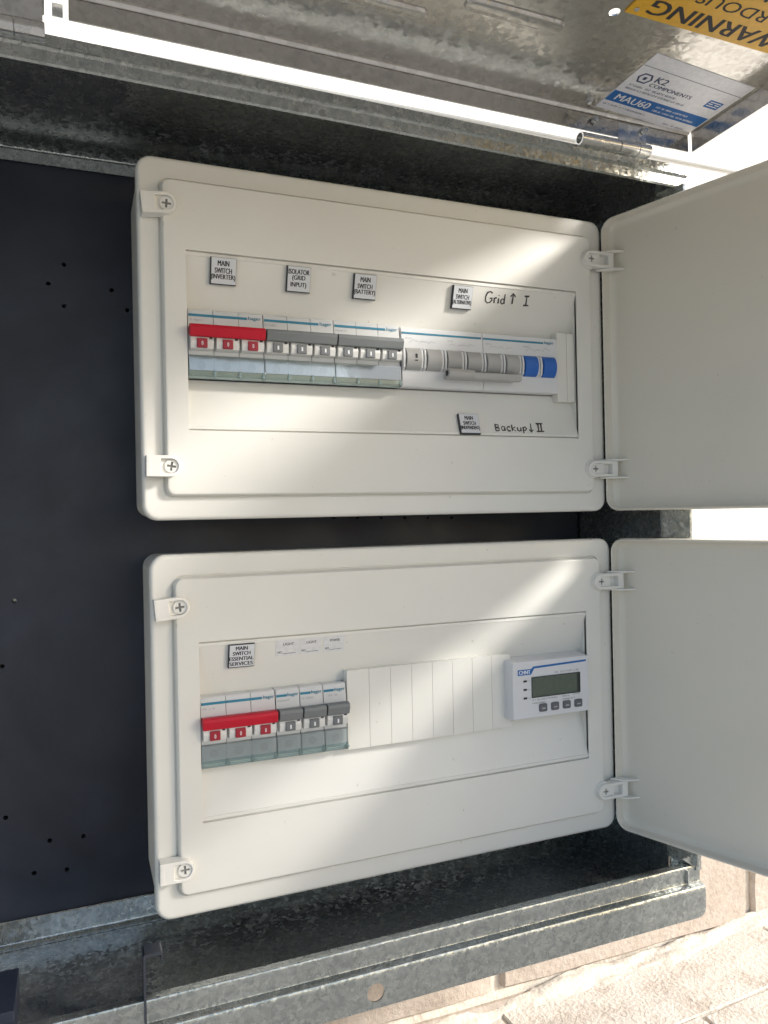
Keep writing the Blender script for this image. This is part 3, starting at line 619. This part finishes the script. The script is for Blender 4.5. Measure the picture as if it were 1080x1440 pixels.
# ------------------------------------------------------------------ modular switchgear
def module_body(t, x, zt_, mat='module', nose='nose'):
    p = lambda dz, y: (y, zt_ - dz)
    bm = BM(); prof_x(bm, [p(0, 30), p(0, -0.5), p(0.8, -1.4), p(11, -3.0), p(31.5, -3.0), p(45.6, -2.2), p(46.4, -1.4), p(46.4, 30)], x + 0.12, x + 17.38, 0.3); b_ = part('pole_body', bm, mat, t)
    bm = BM(); prof_x(bm, [p(19, -2.5), p(19.5, -8.2), p(24, -9.6), p(28.5, -8.2), p(29.2, -2.5)], x + 0.9, x + 16.6, 0.4); part('nose', bm, nose, b_)
    return b_
def window(t, x, zt_, mat, sym='0'):
    bm = BM(); cx = x + 8.6
    box(bm, cx - 3.6, cx + 3.6, -10.4, -7, zt_ - 28.2, zt_ - 21.8, 0.5, 0)
    text(bm, sym, (cx - 0.55, -10.46, zt_ - 26.6), X, Zv, 1.1, 2.8, 1, 0.05)
    box(bm, x + 13.6, x + 15.6, -9.6, -7, zt_ - 22, zt_ - 20.4, 0.2, 2)
    part('indicator', bm, [mat, 'white_ink', 'black'], t)
def handle(t, x0, x1, zt_, mat, top=12.2, bot=20.6, out=13.0):
    bm = BM(); p = lambda dz, y: (y, zt_ - dz)
    prof_x(bm, [p(top + 1.5, -2), p(top, -out + 4), p(top + 0.6, -out + 0.6), p(top + 3, -out), p(bot, -out + 1.8), p(bot + 0.3, -out + 4), p(bot - 2.5, -4)], x0, x1, 0.5)
    part('handle', bm, mat, t)
def stripes(t, x0, n, zt_, segs, brand, small=True):
    y = -2.3; bm = BM(); rnd = random.Random(int(x0))
    for a, b in segs: box(bm, x0 + a, x0 + b, y - 0.22, y + 1, zt_ - 5.3, zt_ - 3.7, 0, 0)
    for bx_, w_ in brand: text(bm, 'hager', (x0 + bx_, y - 0.28, zt_ - 6.0), X, Zv, w_, 3.2, 0, 0.06)
    if small:
        greek(bm, (x0 + 1.2, y - 0.55, zt_ - 8.6), X, Zv, 9, 1.5, 1, rnd, 0.22)
    part('brand_print', bm, ['teal', 'faint'], t, smooth=0)
def cover(t, x0, n, zt_, out=-5.2, top=32.5, bot=48.2):
    p = lambda dz, y: (y, zt_ - dz)
    x1 = x0 + 17.5 * n
    bm = BM(); sheet(bm, [p(top, -2.4), p(top + 0.3, out + 0.3), p(bot - 5.2, out - 0.2)], x0 + 0.3, x1 - 0.3, 0.7); c = part('terminal_cover', bm, 'clear', t)
    bm = BM(); prof_x(bm, [p(bot - 5, out - 0.6), p(bot - 0.4, out - 0.2), p(bot, out + 0.6), p(bot, -1.0), p(bot - 1, -1.0), p(bot - 1.4, out + 0.8), p(bot - 5, out + 0.5)], x0 + 0.2, x1 - 0.2, 0.15); part('cover_rim', bm, 'clear_edge', c)
    for i in range(1, n + 1):
        bm = BM(); xx = x0 + 17.5 * i - (0.9 if i == n else 0)
        box(bm, xx - 0.8, xx + 0.8, out - 1.2, out + 0.2, zt_ - bot + 0.6, zt_ - bot + 5.4, 0.25); box(bm, xx - 1.6, xx + 1.6, out - 1.0, out + 0.2, zt_ - bot + 1.6, zt_ - bot + 3.0, 0.2)
        part('cover_latch', bm, 'clear_edge', c)
    for i in range(n):
        bm = BM(); xx = x0 + 17.5 * i + 8.75
        cyl(bm, (xx, -2.0, zt_ - 39), (xx, -2.9, zt_ - 39), 3.0, n=14, mi=0); part('terminal_screw', bm, 'key', c)
def multi(name, x0, n, zt_, lbl, grp, hm, wm, segs, brand, sym='0', out=13.0, cat='breaker'):
    t = thing(name, (x0 + 8.75 * n, 30, zt_ - 46.4), lbl, cat, grp)
    for i in range(n):
        module_body(t, x0 + 17.5 * i, zt_); window(t, x0 + 17.5 * i, zt_, wm, sym)
    handle(t, x0 + 0.35, x0 + 17.5 * n - 0.35, zt_, hm, out=out); stripes(t, x0, n, zt_, segs, brand); cover(t, x0, n, zt_)
    return t
ZU, ZL = -102.9, -371.0
multi('main_switch', 31.8, 3, ZU, 'three-pole main switch with red handle in the upper board', 'red main switches', 'red', 'redwin', [(0.8, 17.3), (17.7, 41)], [(42, 9)], cat='switch')
multi('circuit_breaker', 84.6, 3, ZU, 'grey three-pole breaker beside the red main switch in the upper board', 'grey three-pole breakers', 'grey', 'greywin', [(0.8, 41)], [(42, 9)], '1')
multi('circuit_breaker', 137.3, 3, ZU, 'grey three-pole breaker beside the changeover switch with blue rockers', 'grey three-pole breakers', 'grey', 'greywin', [(0.8, 41)], [(42, 9)], '1')
multi('main_switch', 35.2, 3, ZL, 'three-pole main switch with red handle in the lower board', 'red main switches', 'red', 'redwin', [(0.8, 17.3), (17.7, 43)], [(44, 8)], cat='switch')
for i, w_ in enumerate(('grey single-pole breaker right beside the lower red main switch', 'middle one of the three grey single-pole breakers', 'grey single-pole breaker beside the row of blank plates')):
    multi('circuit_breaker', 88.2 + 17.7 * i, 1, ZL, w_, 'grey single-pole breakers', 'grey', 'greywin', [(0.6, 8)], [(8.6, 8)], '1')

# changeover switch
cx0 = 191.2
t = thing('changeover_switch', (cx0 + 70, 30, ZU - 46.4), 'wide white changeover switch with six grey and two blue rockers', 'switch')
p = lambda dz, y: (y, ZU - dz)
for k in range(2):
    bm = BM(); prof_x(bm, [p(1.2, 30), p(1.2, -1.2), p(2, -2), p(14, -3.4), p(40, -3.6), p(46, -2.4), p(47, -1.6), p(47, 30)], cx0 + 71 * k + 0.1, cx0 + 71 * k + 70.8, 0.4); part('switch_body', bm, 'modwhite', t)
for i in range(8):
    xa = cx0 + 2.2 + 17.5 * i; m_ = 'blue' if i > 5 else 'key'
    bm = BM(); arc = [(-3.0, ZU - 17.4)] + [(-3.0 - 6.2 * math.sin(R(a)), ZU - 26 + 8.6 * math.cos(R(a))) for a in range(10, 171, 16)] + [(-3.0, ZU - 34.6)]
    prof_x(bm, arc, xa, xa + 12.4, 0.5); rk = part('rocker', bm, m_, t)
    bm = BM()
    for xx in (xa - 1.6, xa + 13.2): prof_x(bm, [(-2.8, ZU - 16.5), (-7.0, ZU - 19), (-8.2, ZU - 26), (-7.0, ZU - 33), (-2.8, ZU - 35.5)], xx - 0.9, xx + 0.9, 0.5)
    part('rocker_cheek', bm, 'modwhite', rk)
bm = BM(); rnd = random.Random(5)
for a, b in ((0.8, 69.5), (71.5, 128)): box(bm, cx0 + a, cx0 + b, -2.9, -1, ZU - 6.6, ZU - 5.2, 0, 0)
text(bm, 'hager', (cx0 + 129, -2.92, ZU - 7.2), X, Zv, 9, 3.0, 0, 0.06)
for i in range(4):
    x = cx0 + 3 + i * 35
    for j in range(3):
        xx = x + 3 + j * 8 + rnd.uniform(-1, 1); zz = ZU - 13.4
        ribbon(bm, [(0, 0), (rnd.uniform(2, 4), rnd.uniform(1, 3)), (rnd.uniform(5, 8), rnd.uniform(0, 1.5))], 0.3, (xx, -3.55, zz), X, Zv, 1)
    greek(bm, (x, -3.2, ZU - 10.5), X, Zv, 6, 1.3, 1, rnd, 0.2)
text(bm, 'I', (cx0 + 9, -9.35, ZU - 26), X, Zv, 1.6, 3.2, 2, 0.1); box(bm, cx0 + 8.6, cx0 + 11, -9.3, -9.1, ZU - 28.2, ZU - 27.4, 0, 2)
part('brand_print', bm, ['teal', 'faint', 'black'], t, smooth=0)
hx = 224.5
bm = BM(); cyl(bm, (hx, -13.5, ZU - 37.2), (hx + 23, -13.5, ZU - 37.6), 3.9, 3.9, n=22, bev=0.8); box(bm, hx + 22, hx + 66, -15.8, -9.5, ZU - 41.0, ZU - 35.4, 1.4); box(bm, hx + 2, hx + 64, -10.5, -3, ZU - 40.4, ZU - 36.4, 0.6)
h_ = part('handle', bm, 'key', t)
bm = BM(); cyl(bm, (hx - 0.3, -13.5, ZU - 37.2), (hx + 0.4, -13.5, ZU - 37.2), 2.2, n=14); part('handle_socket', bm, 'black', h_)

# energy meter
mx0, mx1, mz0, mz1, my = 277.2, 350.4, -413.4, -367.2, -13.0
t = thing('energy_meter', ((mx0 + mx1) / 2, 30, mz0), 'white digital energy meter with grey screen and four buttons', 'meter')
bm = BM(); loft(bm, [(mx0 - 1.2, mx1 + 0.6, mz0 - 0.8, mz1 + 0.8, 2, 30), (mx0 - 1.2, mx1 + 0.6, mz0 - 0.8, mz1 + 0.8, 2, -1.5), (mx0, mx1, mz0, mz1, 2.2, my + 1.6), (mx0 + 0.5, mx1 - 0.5, mz0 + 0.5, mz1 - 0.5, 2, my + 0.4), (mx0 + 1.6, mx1 - 1.6, mz0 + 1.6, mz1 - 1.6, 1.4, my)], True, True); case = part('case', bm, 'meter', t, wn_=True)
sx0, sx1, sz0, sz1 = 295.2, 340.8, -396.4, -380.9
bm = BM(); loft(bm, [(sx0 - 0.6, sx1 + 0.6, sz0 - 0.6, sz1 + 0.6, 0.5, my + 0.05), (sx0 - 0.6, sx1 + 0.6, sz0 - 0.6, sz1 + 0.6, 0.5, my - 0.5), (sx0, sx1, sz0, sz1, 0.3, my - 0.5), (sx0, sx1, sz0, sz1, 0.3, my - 0.12)], False, False, 1); box(bm, sx0 - 0.1, sx1 + 0.1, my - 0.14, my + 0.2, sz0 - 0.1, sz1 + 0.1, 0, 0)
box(bm, sx1 - 2.4, sx1 - 0.1, my - 0.2, my, sz0 + 0.2, sz1 - 0.2, 0, 1); part('screen', bm, ['lcd', 'lcd_edge'], t)
for i in range(4):
    xx = 305 + i * 11.35
    bm = BM(); loft(bm, [(xx - 3.7, xx + 3.7, -408.8, -402.4, 1.4, my + 0.1), (xx - 3.7, xx + 3.7, -408.8, -402.4, 1.4, my - 0.8), (xx - 3.1, xx + 3.1, -408.2, -403, 1.1, my - 1.3)], False, True)
    ribbon(bm, [(-1.6, 0), (1.6, 0)], 1.0, (xx, my - 1.36, -406), X, Zv, 1); part('button', bm, ['button', 'faint'], t)
for i, zz in enumerate((-383.0, -389.8, -396.6)):
    bm = BM(); box(bm, 287, 290.2, my - 0.6, my + 0.1, zz - 0.8, zz + 0.8, 0.3, 0); greek(bm, (291.2, my - 0.05, zz - 0.6), X, Zv, 2.6, 1.2, 1, random.Random(i), 0.22); part('indicator_light', bm, ['black', 'faint'], t)
bm = BM(); yy = my - 0.06; rnd = random.Random(8)
b = BM(); b.faces.new([b.verts.new((a, yy, c)) for a, c in ((282, -373.6), (294.6, -373.6), (296.6, -371.9), (347.6, -370.6), (347.6, -372.2), (297.4, -373.6), (294.4, -378.2), (282, -378.2))]); merge(bm, b, 0)
text(bm, 'CHNT', (283.2, yy - 0.05, -377.4), X, Zv, 10.5, 3.0, 1, 0.15)
greek(bm, (317, yy, -379), X, Zv, 23, 1.7, 2, rnd, 0.24)
for xa, zz, w_, hh in ((295.4, -399.4, 24, 1.3), (295.4, -401.9, 12, 1.1), (324, -399.2, 6, 1.2), (324, -401.6, 12, 1.2), (334.5, -398.6, 7, 1.6)): greek(bm, (xa, yy, zz), X, Zv, w_, hh, 2, rnd, 0.24)
part('meter_print', bm, ['blueprint', 'white_ink', 'print'], t, smooth=0)
